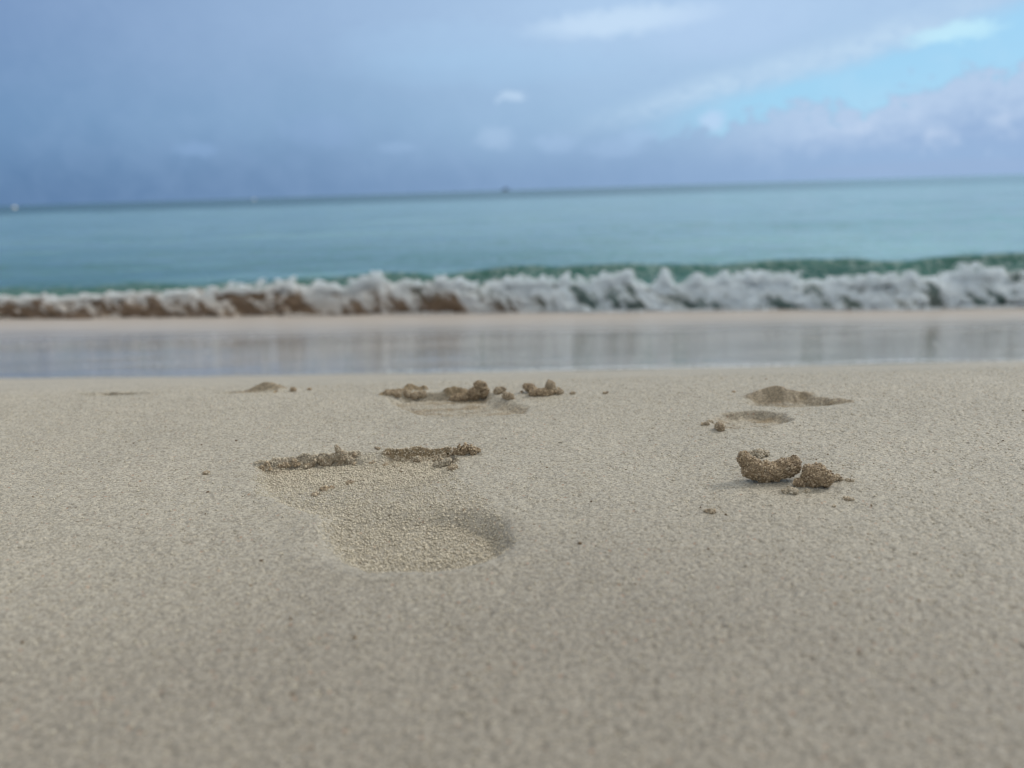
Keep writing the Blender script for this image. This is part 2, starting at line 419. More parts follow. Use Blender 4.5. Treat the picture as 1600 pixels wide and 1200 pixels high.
# ------------------------------------------------------------------ loose grains and clumps
t = (1+5**.5)/2
ICO = np.array([(-1,t,0),(1,t,0),(-1,-t,0),(1,-t,0),(0,-1,t),(0,1,t),(0,-1,-t),(0,1,-t),(t,0,-1),(t,0,1),(-t,0,-1),(-t,0,1)])/math.hypot(1, t)
ICOF = np.array([(0,11,5),(0,5,1),(0,1,7),(0,7,10),(0,10,11),(1,5,9),(5,11,4),(11,10,2),(10,7,6),(7,1,8),(3,9,4),(3,4,2),(3,2,6),(3,6,8),(3,8,9),(4,9,5),(2,4,11),(6,2,10),(8,6,7),(9,8,1)])
def blobs(P, r, jitter=0.18, squash=None):
    """grains of radius r at points P as one vertex/face array"""
    n = len(P); v = ICO[None].repeat(n, 0)*(1+jitter*rng.standard_normal((n, 12, 1)))
    sc3 = 1+0.22*rng.standard_normal((n, 1, 3)); v = v*np.clip(sc3, .5, 1.6)
    if squash is not None: v = v*squash
    v = v*np.asarray(r).reshape(-1, 1, 1)+P[:, None]
    f = ICOF[None]+12*np.arange(n)[:, None, None]
    return v.reshape(-1, 3), f.reshape(-1, 3)
def sphere_lobe(c, rad, rot=0.0, nu=40, nv=26, seed=0, amp=0.12, tilt=0.0):
    u = np.linspace(0, 2*np.pi, nu, endpoint=False); v = np.linspace(0.04, np.pi-0.04, nv)
    U, W = np.meshgrid(u, v); d = np.stack([np.cos(U)*np.sin(W), np.sin(U)*np.sin(W), np.cos(W)], -1).reshape(-1, 3)
    r = 1+amp*fbm(d[:, 0]*2.3+seed, d[:, 1]*2.3, d[:, 2]*2.3+seed, o=4, seed=seed)
    p = d*r[:, None]*np.array(rad)
    ct, st = math.cos(tilt), math.sin(tilt); p = np.stack([p[:, 0]*ct-p[:, 2]*st, p[:, 1], p[:, 0]*st+p[:, 2]*ct], 1)
    c_, s_ = math.cos(rot), math.sin(rot); p = np.stack([p[:, 0]*c_-p[:, 1]*s_, p[:, 0]*s_+p[:, 1]*c_, p[:, 2]], 1)+np.array(c)
    f = []
    for j in range(nv-1):
        for i in range(nu):
            a = j*nu+i; b = j*nu+(i+1) % nu; f.append((a, b, b+nu)); f.append((a, b+nu, a+nu))
    f = np.array(f)
    caps = [[(i+1) % nu, i, -1] for i in range(nu)]
    n = len(p); p = np.vstack([p, p[:nu].mean(0), p[-nu:].mean(0)])
    capf = np.array([((i+1) % nu, i, n) for i in range(nu)]+[((nv-1)*nu+i, (nv-1)*nu+(i+1) % nu, n+1) for i in range(nu)])
    return p, np.vstack([f, capf])
def clump(name, px, py, lobes, label, group, grain=0.00060, dens=1.0, moist=1.0, sink=0.0, base=None, cat=None):
    """lobes: (dx, dy, dz, rx, ry, rz, rot, tilt) in metres from the contact point; covered in real grains"""
    gx, gy = onz(px, py) if base is None else base
    z0 = min(ground_z(gx+ox, gy+oy) for ox in (-.002, 0, .002) for oy in (-.002, 0, .002)) - sink
    VV = []; FF = []; TT = []; MM = []; off = 0; k = 0
    for (dx, dy, dz, rx, ry, rz, rot, tilt) in lobes:
        p, f = sphere_lobe((dx, dy, dz), (rx, ry, rz), rot, seed=k+int(px) % 97, amp=0.30, tilt=tilt); k += 1
        VV.append(p); FF.append(f+off); off += len(p); TT.append(np.full(len(p), 0.25)); MM.append(np.full(len(p), moist))
        a, b, c = p[f[:, 0]], p[f[:, 1]], p[f[:, 2]]
        ar = np.linalg.norm(np.cross(b-a, c-a), axis=1)/2
        n = int(ar.sum()/(grain*grain*4)*1.5*dens)+6
        idx = rng.choice(len(f), n, p=ar/ar.sum()); w = rng.random((n, 2)); w = np.where(w.sum(1, keepdims=True) > 1, 1-w, w)
        q = a[idx]+(b-a)[idx]*w[:, :1]+(c-a)[idx]*w[:, 1:]
        gv, gf = blobs(q, grain*rng.uniform(0.5, 1.2, n)*(1+.8*(rng.random(n) < .08))); VV.append(gv); FF.append(gf+off); off += len(gv)
        tt = np.clip(rng.normal(.52, .34, n), 0, 1); TT.append(tt.repeat(12)); MM.append(np.clip(moist+rng.normal(0, .2, n), 0, 1).repeat(12))
    V_ = np.vstack(VV)
    o = mesh_obj(name, V_, np.vstack(FF), M_GRAIN, {'tone': np.concatenate(TT), 'moist': np.concatenate(MM)}, smooth=True)
    o.location = (gx, gy, z0)
    return tag(o, label, cat or 'sand clump', group)
def crumb(px, py, size, label, group='small crumbs of sand', moist=0.5, flat=0.7, seed=0, cat='sand crumb'):
    r_ = random.Random(int(px*31+py)); L = []
    n = 2 if size < .003 else 4
    for i in range(n):
        s = size*r_.uniform(.32, .58)
        L.append((r_.uniform(-.45, .45)*size, r_.uniform(-.35, .35)*size, s*flat*.7, s, s*.9, s*flat, r_.uniform(0, 3), r_.uniform(-.3, .3)))
    return clump('sand_crumb', px, py, L, label, group, grain=0.00065, dens=.8, moist=moist, cat=cat)

GC = 'broken clumps of sand'
mm = 0.001
# the crescent clump and its round neighbour
clump('sand_clump', 1203, 752, [
  (-.0192, .001, .0172, .0052, .0055, .0070, 0, .45), (-.0132, .000, .0108, .0080, .0070, .0080, 0, .55), (-.0050, .000, .0075, .0095, .0075, .0072, 0, .12),
  (.0040, .000, .0080, .0095, .0075, .0068, 0, -.08), (.0120, .000, .0105, .0085, .0072, .0068, 0, -.18), (.0172, .001, .0120, .0055, .0062, .0068, 0, 0)],
  'large crescent-shaped clump of brown sand with both ends raised, on the right', GC)
clump('sand_clump', 1276, 760, [
  (-.002, .001, .0080, .0095, .0080, .0075, .3, .1), (.0045, .0, .0068, .0080, .0078, .0066, .9, -.2), (-.0062, .002, .0125, .0042, .0045, .0040, .1, .3), (-.0120, .001, .0030, .0050, .0040, .0030, .1, 0), (.001, .003, .0120, .0055, .0050, .0045, .1, .1)],
  'rounded rough clump of brown sand just right of the crescent-shaped clump', GC)
clump('sand_clump', 1184, 713, [(-.006, 0, .002, .0040, .0035, .0024, 0, 0), (0, 0, .0026, .0045, .0040, .0034, 0, .2), (.006, .001, .0022, .0040, .0035, .0022, 0, 0), (.001, -.004, .0015, .0028, .003, .002, 0, 0)],
  'loose pale heap of sand grains just behind the crescent-shaped clump', GC, moist=.25)
# far clumps by the middle footprint
clump('sand_clump', 742, 613, [(-.017, 0, .0030, .0130, .0050, .0045, 0, .1), (0.000, 0, .0085, .0085, .0065, .0070, 0, .75), (.0065, 0, .0165, .0075, .0060, .0062, 0, 0), (.0100, .001, .0095, .0060, .0055, .0075, 0, 0)],
  'upright sand clump leaning right on the far rim of the middle footprint', GC)
clump('sand_clump', 620, 617, [(-.009, 0, .002, .0062, .0050, .0050, 0, 0), (-.001, -.001, .003, .0060, .0050, .0048, 0, 0)],
  'low sand clump on the left end of the middle footprint', GC, moist=.85)
clump('sand_clump', 647, 614, [(-.008, 0, .005, .0046, .0045, .0052, 0, .2), (.001, 0, .003, .0055, .0050, .0042, 0, 0), (.009, 0, .004, .0052, .0045, .0044, 0, 0)],
  'knobbly row of three joined sand lumps on the rim of the middle footprint', GC, moist=.8)
clump('sand_clump', 829, 612, [(0, 0, .0058, .0088, .0055, .0050, 0, -.45)], 'dark oval sand clump leaning left in the far cluster right of centre', GC)
clump('sand_clump', 846, 617, [(-.008, -.001, .0035, .0062, .0050, .0046, 0, .1), (.001, -.001, .0038, .0078, .0055, .0048, 0, 0), (.009, 0, .003, .005, .005, .004, 0, 0)],
  'low wide sand clump in the middle of the far cluster right of centre', GC)
clump('sand_clump', 862, 615, [(-.001, 0, .0085, .0052, .0050, .0082, 0, .25), (.0065, 0, .0035, .0072, .0050, .0040, 0, -.3)], 'peaked sand clump at the right end of the far cluster right of centre', GC, moist=.75)
crumb(782, 614, .0085, 'small pointed crumb between the upright clump and the far cluster', GC, .7, 1.0, cat='sand clump')
crumb(795, 622, .0075, 'round crumb lying in front of the far cluster, right of the middle footprint', GC, .8, 1.0, cat='sand clump')
crumb(893, 615, .0050, 'small crumb just right of the far cluster of clumps', moist=.6)
crumb(945, 615, .0030, 'tiny lone dark crumb farthest right of the far cluster', moist=.8)
crumb(815, 612, .0028, 'tiny dark crumb just left of the far cluster of clumps', moist=.8)
# around the distant left footprint
crumb(459, 605, .0055, 'dark crumb just right of the distant dark sand mound', moist=.9, flat=1)
crumb(482, 602, .0035, 'tiny crumb farthest right of the distant dark sand mound', moist=.9, flat=1)
crumb(430, 607, .0028, 'tiny crumb in front of the distant dark sand mound', moist=.8, flat=1)
# by the right footprint
crumb(1128, 671, .0075, 'round sand crumb at the near left edge of the oval right footprint', GC, .8, 1.1, cat='sand clump')
crumb(1101, 663, .0045, 'small crumb leftmost beside the oval right footprint', moist=.6, flat=1)
crumb(1109, 657, .0038, 'pale crumb on the left tip of the oval right footprint', moist=.5, flat=1)
crumb(1122, 662, .0025, 'tiny crumb inside the left end of the oval right footprint', moist=.4)
crumb(1147, 612, .0022, 'tiny dark crumb left of the far right sand mound', moist=.8)
crumb(1199, 584, .0026, 'lone dark speck of sand near the waterline on the right', moist=.9)
# around the crescent clump
crumb(1306, 750, .0055, 'small ochre crumb at the right side of the round clump', moist=.75, flat=.9)
crumb(1234, 771, .0068, 'pale flat crumb in front of the crescent-shaped clump', moist=.35, flat=.7)
crumb(1262, 769, .0030, 'tiny pale crumb in front of the round clump', moist=.2)
crumb(1327, 753, .0038, 'tiny brown crumb farthest right of the round clump', moist=.5, flat=.6)
crumb(1326, 780, .0044, 'low reddish crumb to the right, nearer than the round clump', moist=.6, flat=.45)
crumb(1108, 800, .0045, 'lone reddish crumb on open sand left of and nearer than the crescent clump', moist=.6, flat=.6)
crumb(1303, 790, .0020, 'tiny ochre crumb nearest the camera below the round clump', moist=.6, flat=.6)
crumb(1196, 724, .0040, 'reddish crumb resting between pale heap and crescent-shaped clump', moist=.8)
crumb(322, 740, .0038, 'lone crumb on open sand left of the nearest footprint', moist=.6)
# the broken rim of the nearest footprint
GR = 'clumps on the rim of the nearest footprint'
def ridge(x0, y0, x1, y1, n, h, label, moist=.8, wob=.0030, ends=True):
    a, b = onz(x0, y0), onz(x1, y1); c = ((a[0]+b[0])/2, (a[1]+b[1])/2); L = []
    r_ = random.Random(int(x0*7+y0))
    for i in range(n):
        s = (i+.5)/n; hh = (h(s) if callable(h) else h)*r_.choice([.3, .5, .75, .9, 1.1, 1.4, 1.6])
        if i and r_.random() < .12: continue
        s += r_.uniform(-.4, .4)/n
        L.append((a[0]+(b[0]-a[0])*s-c[0], a[1]+(b[1]-a[1])*s-c[1]+r_.uniform(-wob, wob), hh*.55, abs(b[0]-a[0])/n*r_.uniform(.5, 1.0), r_.uniform(.0018, .0034), hh*.75, r_.uniform(-.5, .5), r_.uniform(-.5, .5)))
    return clump('sand_ridge', 0, 0, L, label, GR, grain=.00070, moist=moist, base=c, cat='sand ridge')
ridge(404, 728, 468, 717, 12, .0030, 'low dark crumbly ridge at the left end of the nearest footprint rim')
ridge(460, 718, 556, 710, 17, lambda s: .0034+.0018*s, 'long crumbly sand ridge sloping up along the nearest footprint rim', .65)
clump('sand_clump', 530, 712, [(-.0006, 0, .0122, .0022, .0025, .0045, 0, .25), (.003, 0, .0070, .0042, .0036, .0042, 0, -.4), (.008, 0, .003, .0046, .0036, .0030, 0, -.3), (-.003, 0, .005, .004, .0036, .004, 0, 0)],
  'small sharp peak of grains standing on the left rim of the nearest footprint', GR, moist=.45)
ridge(606, 708, 700, 707, 15, .0030, 'grey brown ridge along the right part of the nearest footprint rim', .6)
ridge(704, 709, 748, 708, 9, .0046, 'orange-brown crumbly ridge at the right end of the nearest footprint rim', 1.0)
clump('sand_clump', 690, 717, [(-.004, 0, .002, .0036, .003, .003, 0, 0), (.001, 0, .0036, .0032, .003, .003, 0, 0), (.005, .001, .0055, .003, .003, .003, 0, 0)], 'pale bunch of grains below the right rim of the nearest footprint', GR, moist=.2)
crumb(709, 731, .0068, 'reddish crumb lying right inside the nearest footprint', moist=.7)
crumb(551, 713, .0055, 'flat crumb at the foot of the sharp peak of grains', moist=.6, flat=.5)
crumb(580, 714, .0040, 'small crumb in the gap between the two footprint ridges, left one', moist=.6, flat=.5)
crumb(601, 713, .0042, 'small crumb in the gap between the two footprint ridges, right one', moist=.7, flat=.7)
crumb(590, 700, .0034, 'dark crumb behind the gap in the nearest footprint rim', moist=.8)
crumb(621, 715, .0048, 'slanting pale crumb under the grey brown ridge', moist=.3)
crumb(545, 744, .0050, 'crumb raised on the floor of the nearest footprint', moist=.7, flat=.6)
crumb(512, 753, .0068, 'low brown crumb heap on the left floor of the nearest footprint', moist=.8, flat=.4)
crumb(492, 762, .0048, 'lowest crumb on the left floor of the nearest footprint', moist=.7, flat=.4)

# grains too many to count: scattered in the disturbed sand, a few over the rest
def scatter(n, box, keep, rad, name, label, moistf):
    x = rng.uniform(box[0], box[1], n); y = rng.uniform(box[2], box[3], n)
    z, c, mo, idm = relief(x, y)
    k = rng.random(n) < keep(x, y, c, mo, idm); x, y, z, c, mo = x[k], y[k], z[k], c[k], mo[k]
    r = rad*rng.uniform(.5, 1.5, len(x))
    return np.stack([x, y, z+r*.35], 1), r, mo
Pa = []; Ra = []; Ma = []; Ta = []
for box, n, keepf, rad in [
    ((-.30, .04, .36, .66), 190000, lambda x, y, c, mo, i: np.where(i >= 0, 0.06+0.40*c, np.where(c > .3, .6, 0.0)), .00062),
    ((-.75, .75, .24, .95), 60000, lambda x, y, c, mo, i: 0.30+0*x, .00050)]:
    p, r, mo = scatter(n, box, keepf, rad, '', '', None); Pa.append(p); Ra.append(r); Ma.append(np.clip(mo*.5, 0, 1)); Ta.append(np.clip(rng.normal(.72, .22, len(p)), 0, 1))
# scattered dark grit
n = 120; x = rng.uniform(-.5, .5, n); y = rng.uniform(.22, .70, n); z = relief(x, y)[0]; r = .0007*rng.uniform(.5, 1.7, n)
Pa.append(np.stack([x, y, z+.2*r], 1)); Ra.append(r); Ma.append(np.full(n, .95)); Ta.append(np.clip(rng.normal(.05, .15, n), 0, 1))
Pa = np.vstack(Pa); Ra = np.concatenate(Ra); gv, gf = blobs(Pa, Ra)
o = mesh_obj('loose_sand_grains', gv, gf, M_GRAIN, {'tone': np.concatenate(Ta).repeat(12), 'moist': np.concatenate(Ma).repeat(12)})
tag(o, 'loose grains of sand scattered over the beach and footprints', 'sand grains', None, 'stuff')

# ------------------------------------------------------------------ sea
_wl, _wm, _wr = onz(0, 497, WZ), onz(800, 488, WZ), onz(1600, 479, WZ)
_wc = np.polyfit([_wl[0], _wm[0], _wr[0]], [_wl[1], _wm[1], _wr[1]], 1)
def wave_y(x): return np.polyval(_wc, x) + 0.05*vn(x*0.8, x*0, seed=71) + 0.02*vn(x*2.7, x*0, seed=72)
def face_px(x): return x/5.0*F+800            # where along the wave, in photo pixels (for reading heights off the photo)
def crest_h(x): return np.interp(x, [-12, -3.4, -1.5, 0, 1.2, 2.0, 3.4, 12], [.165, .18, .215, .25, .252, .265, .285, .27])
def sea_z(x, y):
    s = y - wave_y(x); ch = crest_h(x)
    sc_ = 0.42+0.04*vn(x*.9, 0*x, seed=73)
    front = sst(s, 0.02, sc_)                          # face climbs to the crest
    back = np.exp(-(np.maximum(s-sc_, 0)/0.55)**1.4)
    ch = ch*(1+.10*vn(x*2.2, y*0, seed=74)+.05*vn(x*6, y*0, seed=76)); z = ch*np.where(s < sc_, front, back)
    z = z + (0.022+.016*sst(s, 3, .8))*sst(s, .3, .8)*fbm(x*1.3, y*2.8, o=3, seed=75)
    for k, (off, am, wd) in enumerate([(2.3, .05, .45), (4.6, .05, .6), (7.4, .06, .8), (11, .07, 1.1), (16, .08, 1.5), (23, .09, 2.2), (33, .10, 3), (47, .11, 4)]):
        ph = s-off-0.5*vn(x*.35, x*0, seed=80+k)*wd*1.6
        z = z + 1.35*am*np.exp(-(ph/wd)**2)*(0.55+0.45*vn(x*.3+k, y*0, seed=90+k))
    rp = sst(s, .1, .7)
    z = z + rp*(0.010*fbm(x*3.2, y*7.0, o=3, seed=77) + 0.004*fbm(x*9, y*18, o=2, seed=78))*sst(y, 60, 20)
    return WZ+z
def mat_sea():
    m, T, bs = new_mat('sea_water'); P = T.n('ShaderNodeNewGeometry').outputs['Position']
    sp = T.n('ShaderNodeSeparateXYZ'); T.L.new(P, sp.inputs[0])
    y = sp.outputs[1]; z = sp.outputs[2]
    patch = T.noise(T.mapping(P, (.05, .16, 0)), 1.0, 4, .6)
    patch2 = T.noise(T.mapping(P, (.5, 1.6, 0)), 1.0, 4, .6)
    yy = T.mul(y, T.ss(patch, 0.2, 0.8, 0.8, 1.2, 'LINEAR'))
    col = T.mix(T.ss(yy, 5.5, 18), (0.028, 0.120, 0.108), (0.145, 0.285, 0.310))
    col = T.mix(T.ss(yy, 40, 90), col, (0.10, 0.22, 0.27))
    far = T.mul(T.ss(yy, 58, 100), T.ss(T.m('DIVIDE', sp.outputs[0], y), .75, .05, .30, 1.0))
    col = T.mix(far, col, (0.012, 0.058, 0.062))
    col = T.mix(T.ss(patch2, .42, .70, 0, .55), col, (0.045, 0.16, 0.165))
    band = T.noise(T.mapping(P, (.16, 1.1, 0)), 1.0, 4, .6)
    col = T.mix(T.mul(T.ss(band, .50, .68), T.ss(y, 60, 20, 0, .55)), col, (.035, .15, .17))
    col = T.mix(T.mul(T.ss(band, .46, .34), T.ss(y, 60, 20, 0, .5)), col, (.20, .38, .41))
    shoal = T.mul(T.mul(T.ss(sp.outputs[0], -.5, 4.0), T.ss(y, 5.6, 7.5)), T.mul(T.ss(y, 16, 9), T.ss(patch2, .3, .6, .3, 1)))
    col = T.mix(T.mul(shoal, .7), col, (.22, .40, .40))
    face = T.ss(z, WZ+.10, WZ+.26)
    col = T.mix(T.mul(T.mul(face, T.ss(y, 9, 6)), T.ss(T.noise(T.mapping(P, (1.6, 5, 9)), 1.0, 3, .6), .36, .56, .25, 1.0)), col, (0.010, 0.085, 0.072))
    lace = T.noise(T.mapping(P, (9, 3, 16)), 1.0, 5, .65); lace = T.ss(T.m('ABSOLUTE', T.sub(lace, .5)), .05, 0.0)
    col = T.mix(T.mul(T.mul(face, lace), T.ss(y, 7, 6, 0, .35)), col, (.45, .55, .55))
    T.put(bs.inputs['Base Color'], col)
    T.put(bs.inputs['Roughness'], T.ss(y, 6, 80, .08, .22))
    bs.inputs['IOR'].default_value = 1.33
    T.put(bs.inputs['Specular IOR Level'], T.ss(far, 0, 1, .5, .16))
    h = T.add(T.noise(T.mapping(P, (9, 22, 9)), 1.0, 4, .55), T.mul(T.noise(T.mapping(P, (1.2, 4.5, 2)), 1.0, 3, .55), 5.0))
    b = T.n('ShaderNodeBump'); b.inputs['Strength'].default_value = 0.48; b.inputs['Distance'].default_value = 0.02
    T.put(b.inputs['Height'], h)
    T.L.new(b.outputs[0], bs.inputs['Normal'])
    return m
M_SEA = mat_sea()
svals = [0.0]
while svals[-1] < 4500:
    s = svals[-1]; svals.append(s+max(0.014, s*0.011))
svals = np.array(svals); uu = np.linspace(-1, 1, 760); uu = np.sign(uu)*np.abs(uu)**1.15
U, Sg = np.meshgrid(uu, svals); shp = U.shape
wid = 9+1.25*Sg; Xs = (U*wid).ravel(); Ys = wave_y(Xs)*1.0+Sg.ravel()
Ys = np.where(Sg.ravel() > 60, 5.0+Sg.ravel(), Ys)
Zs = sea_z(Xs, Ys)
nx = shp[1]; i0 = (np.arange(shp[0]-1)[:, None]*nx+np.arange(nx-1)[None, :]).ravel()
o = mesh_obj('sea', np.stack([Xs, Ys, Zs], 1), np.stack([i0, i0+1, i0+1+nx, i0+nx], 1), M_SEA)
tag(o, 'pale turquoise sea stretching to a dark line at the horizon', None, None, 'structure')

# thin sheet of backwash lying on the sand in front of the wave
def mat_swash():
    m, T, bs = new_mat('wet_sand_film'); P = T.n('ShaderNodeNewGeometry').outputs['Position']
    d = attr(T, 'toward_wave')
    streak = T.noise(T.mapping(P, (1.2, 6.5, 1)), 1.0, 4, .6)
    fine = T.noise(T.mapping(P, (7, 20, 1)), 1.0, 3, .6)
    col = T.mix(T.ss(streak, .35, .65), (0.33, 0.318, 0.305), (0.225, 0.22, 0.212))
    col = T.mix(T.ss(d, .55, .95), col, (0.40, 0.37, 0.345))
    fo = T.mul(T.ss(fine, .68, .74), T.ss(streak, .5, .7, 0, .6)); col = T.mix(fo, col, (.7, .7, .7))
    T.put(bs.inputs['Base Color'], col)
    T.put(bs.inputs['Roughness'], T.ss(d, .45, .9, .11, .42))
    bs.inputs['IOR'].default_value = 1.33
    T.put(bs.inputs['Specular IOR Level'], T.ss(d, .5, .95, .85, .35))
    b = T.n('ShaderNodeBump'); b.inputs['Strength'].default_value = 0.35; b.inputs['Distance'].default_value = 0.006
    T.put(b.inputs['Height'], T.add(streak, T.mul(fine, .35))); T.L.new(b.outputs[0], bs.inputs['Normal'])
    return m
M_SW = mat_swash()
xs2 = np.linspace(-12, 12, 700); tv = np.linspace(-.25, 1.06, 110)
XX, TV = np.meshgrid(xs2, tv); e = shore_edge_y(XX); wv = wave_y(XX); YY = e+(wv-e)*TV
film = lambda t: EZ+(WZ-EZ)*np.where(t < 0, 1.6*t, 1-(1-np.clip(t, 0, 1))**1.6)
ZZ = film(TV)+0.0012*fbm(XX*2, YY*5, o=3, seed=61)
nx = len(xs2); i0 = (np.arange(len(tv)-1)[:, None]*nx+np.arange(nx-1)[None, :]).ravel()
o = mesh_obj('shallow_water', np.stack([XX.ravel(), YY.ravel(), ZZ.ravel()], 1), np.stack([i0, i0+1, i0+1+nx, i0+nx], 1), M_SW, {'toward_wave': TV.ravel()})
tag(o, 'thin glossy sheet of backwash mirroring the wave', None, None, 'structure')

# ------------------------------------------------------------------ breaking foam
def mat_foam():
    m, T, bs = new_mat('wave_foam'); P = T.n('ShaderNodeNewGeometry').outputs['Position']
    w = attr(T, 'white'); s = attr(T, 'silt')
    water = T.mix(T.ss(s, .0, .55), (0.085, 0.13, 0.125), (0.150, 0.102, 0.066))
    foam = T.mix(s, (0.85, 0.93, 0.985), (0.66, 0.57, 0.48))
    T.put(bs.inputs['Base Color'], T.mix(w, water, foam))
    T.put(bs.inputs['Subsurface Weight'], T.mul(w, .25)); bs.inputs['Subsurface Scale'].default_value = .02; bs.inputs['Subsurface Radius'].default_value = (1, 1, 1)
    T.put(bs.inputs['Roughness'], 0.35); bs.inputs['IOR'].default_value = 1.33
    b = T.n('ShaderNodeBump'); b.inputs['Strength'].default_value = 0.6; b.inputs['Distance'].default_value = 0.01
    T.put(b.inputs['Height'], T.noise(P, 60, 3, .6)); T.L.new(b.outputs[0], bs.inputs['Normal'])
    return m
M_FOAM = mat_foam()
def roll_h(x): return np.interp(x, [-12, -3.5, -2.6, -1.2, -.2, 0.9, 1.5, 2.1, 2.7, 3.6, 12], [.14, .15, .17, .185, .195, .205, .200, .18, .19, .215, .21])*(1+.14*vn(x*1.6, 0*x, seed=101)+.10*vn(x*4.3, 0*x, seed=102)+.10*vn(x*11, 0*x, seed=103)+.06*vn(x*24, 0*x, seed=104))
def silt_of(x, hrel, n): # brown on the left and low, clean on the right
    side = np.interp(x, [-4, -1.5, -.4, .6, 1.8, 4], [1.0, .90, .58, .22, .08, .24])
    return np.clip(side*(1.25-0.75*hrel)+.22*n-.08, 0, 1)
def foam_white(x, hrel, n):
    side = np.interp(x, [-4, -2, -.8, .4, 1.5, 2.2, 3, 4], [.16, .22, .36, .56, .72, .60, .62, .56])
    return np.clip(side+.65*(hrel-.55)+np.interp(x, [-4, -.5, .6, 4], [1.7, 2.1, 2.0, 2.2])*n, 0, 1)
# turbulent roll surface
xr = np.arange(-8, 8, .010); th = np.linspace(-.15, 2.5, 60)
XR, TH = np.meshgrid(xr, th); hh = roll_h(XR)
yc = wave_y(XR)+.13+.10*hh; n1 = fbm(XR*5.5+TH*.6, TH*1.1, o=4, seed=111); n2 = fbm(XR*16, TH*5.5, o=3, seed=113)
rad = 1+.32*n1+.22*n2
YR = yc-.16*np.cos(TH)*rad; ZR = WZ-.01+hh*np.sin(np.clip(TH, 0, 9))*rad*.86+.03*np.maximum(-TH, 0)
hrel = np.clip((ZR-WZ)/hh, 0, 1.4)
nn = .5*fbm(XR*5+TH*.8, TH*1.3, o=4, seed=115)+.7*fbm(XR*19+TH*2, TH*1.8, o=4, seed=116)
wht = foam_white(XR, hrel, nn*1.1); slt = silt_of(XR, hrel, fbm(XR*3, TH, o=2, seed=117))
nx = len(xr); i0 = (np.arange(len(th)-1)[:, None]*nx+np.arange(nx-1)[None, :]).ravel()
VR = np.stack([XR.ravel(), YR.ravel(), ZR.ravel()], 1); FR = np.stack([i0, i0+1, i0+1+nx, i0+nx], 1)
FR = np.vstack([FR[:, [0, 1, 2]], FR[:, [0, 2, 3]]])
# clots, strings and spray of foam
N = 130000
x = rng.uniform(-6, 6, N); a = rng.uniform(0.0, 2.2, N); h1 = roll_h(x); n = 0*x
n2_ = .5*fbm(x*5+a*.8, a*1.3, o=4, seed=115)+.7*fbm(x*19+a*2, a*1.8, o=4, seed=116)
keep = rng.random(N) < np.clip(foam_white(x, np.sin(a), n2_*1.2), 0, 1)**1.4
x, a, h1, n = x[keep], a[keep], h1[keep], n[keep]
out = 1+np.abs(rng.normal(0, .05, len(x)))+.32*fbm(x*5.5+a*.6, a*1.1, o=4, seed=111)+.22*fbm(x*16, a*5.5, o=3, seed=113)
py = wave_y(x)+.13+.10*h1-.16*np.cos(a)*out; pz = WZ-.01+h1*np.sin(a)*out*.86
P1 = np.stack([x, py, np.maximum(pz, WZ+.002)], 1); r1 = rng.uniform(.0012, .0058, len(x))
# jets thrown up along the crest
JP = []; JR = []
for jx in np.concatenate([rng.choice(rng.uniform(-6, 6, 170), 620)+rng.normal(0, .022, 620)]):
    hb = float(roll_h(np.array([jx]))[0]); wy = float(wave_y(np.array([jx]))[0])
    big = float(np.interp(jx, [-6, -3.5, -2.2, -1.9, -1.3, 0, .5, .9, 2, 2.4, 4, 6], [.5, .55, .6, 1.2, .9, .8, 1.1, .9, .8, .9, 1.0, 1]))
    L = hb*rng.uniform(.10, .75)**1.3*big; k = int(40+1900*L); t_ = rng.random(k)**.8
    lean = rng.normal(0, .35); bx = jx+rng.normal(0, .022*(1-t_)+.006, k)+lean*L*t_
    by = wy+.12+rng.normal(0, .03, k)-.06*t_*rng.random(); bz = WZ+hb*.80+L*t_*(1-.25*t_)
    JP.append(np.stack([bx, by, bz], 1)); JR.append(rng.uniform(.0014, .0055, k)*(1.15-.6*t_))
P2 = np.vstack(JP); r2 = np.concatenate(JR)
# free droplets and the trailing lace at the foot
n3 = 2600; x3 = rng.uniform(-6, 6, n3); h3 = roll_h(x3)
P3 = np.stack([x3, wave_y(x3)+rng.normal(.08, .08, n3), WZ+h3*(.85+np.abs(rng.normal(0, .18, n3)))], 1); r3 = rng.uniform(.001, .0032, n3)
n4 = 9000; x4 = rng.uniform(-6, 6, n4); q4 = fbm(x4*4, x4*0+3, o=3, seed=131); k4 = rng.random(n4) < np.clip(.25+q4+np.interp(x4, [-4, 0, 1, 4], [-.1, .2, .45, .3]), .03, 1); x4 = x4[k4]
P4 = np.stack([x4, wave_y(x4)-.03-np.abs(rng.normal(0, .03, len(x4))), WZ+.004+np.abs(rng.normal(0, .006, len(x4)))], 1); r4 = rng.uniform(.002, .006, len(x4))
PP = np.vstack([P1, P2, P3, P4]); rr = np.concatenate([r1, r2, r3, r4]); gv, gf = blobs(PP, rr, .12)
hb = np.clip((PP[:, 2]-WZ)/roll_h(PP[:, 0]), 0, 1.5)
sl = np.clip(silt_of(PP[:, 0], hb, rng.normal(0, .25, len(PP)))*.85-.10, 0, 1); wv_ = np.clip(rng.normal(.95, .1, len(PP)), 0, 1)
V_ = np.vstack([VR, gv]); F_ = np.vstack([FR, gf+len(VR)])
o = mesh_obj('wave_foam', V_, F_, M_FOAM, {'white': np.concatenate([wht.ravel(), wv_.repeat(12)]), 'silt': np.concatenate([slt.ravel(), sl.repeat(12)])})
tag(o, 'breaking shore wave, white foam on the right and brown with churned sand on the left', 'wave foam', None, 'stuff')
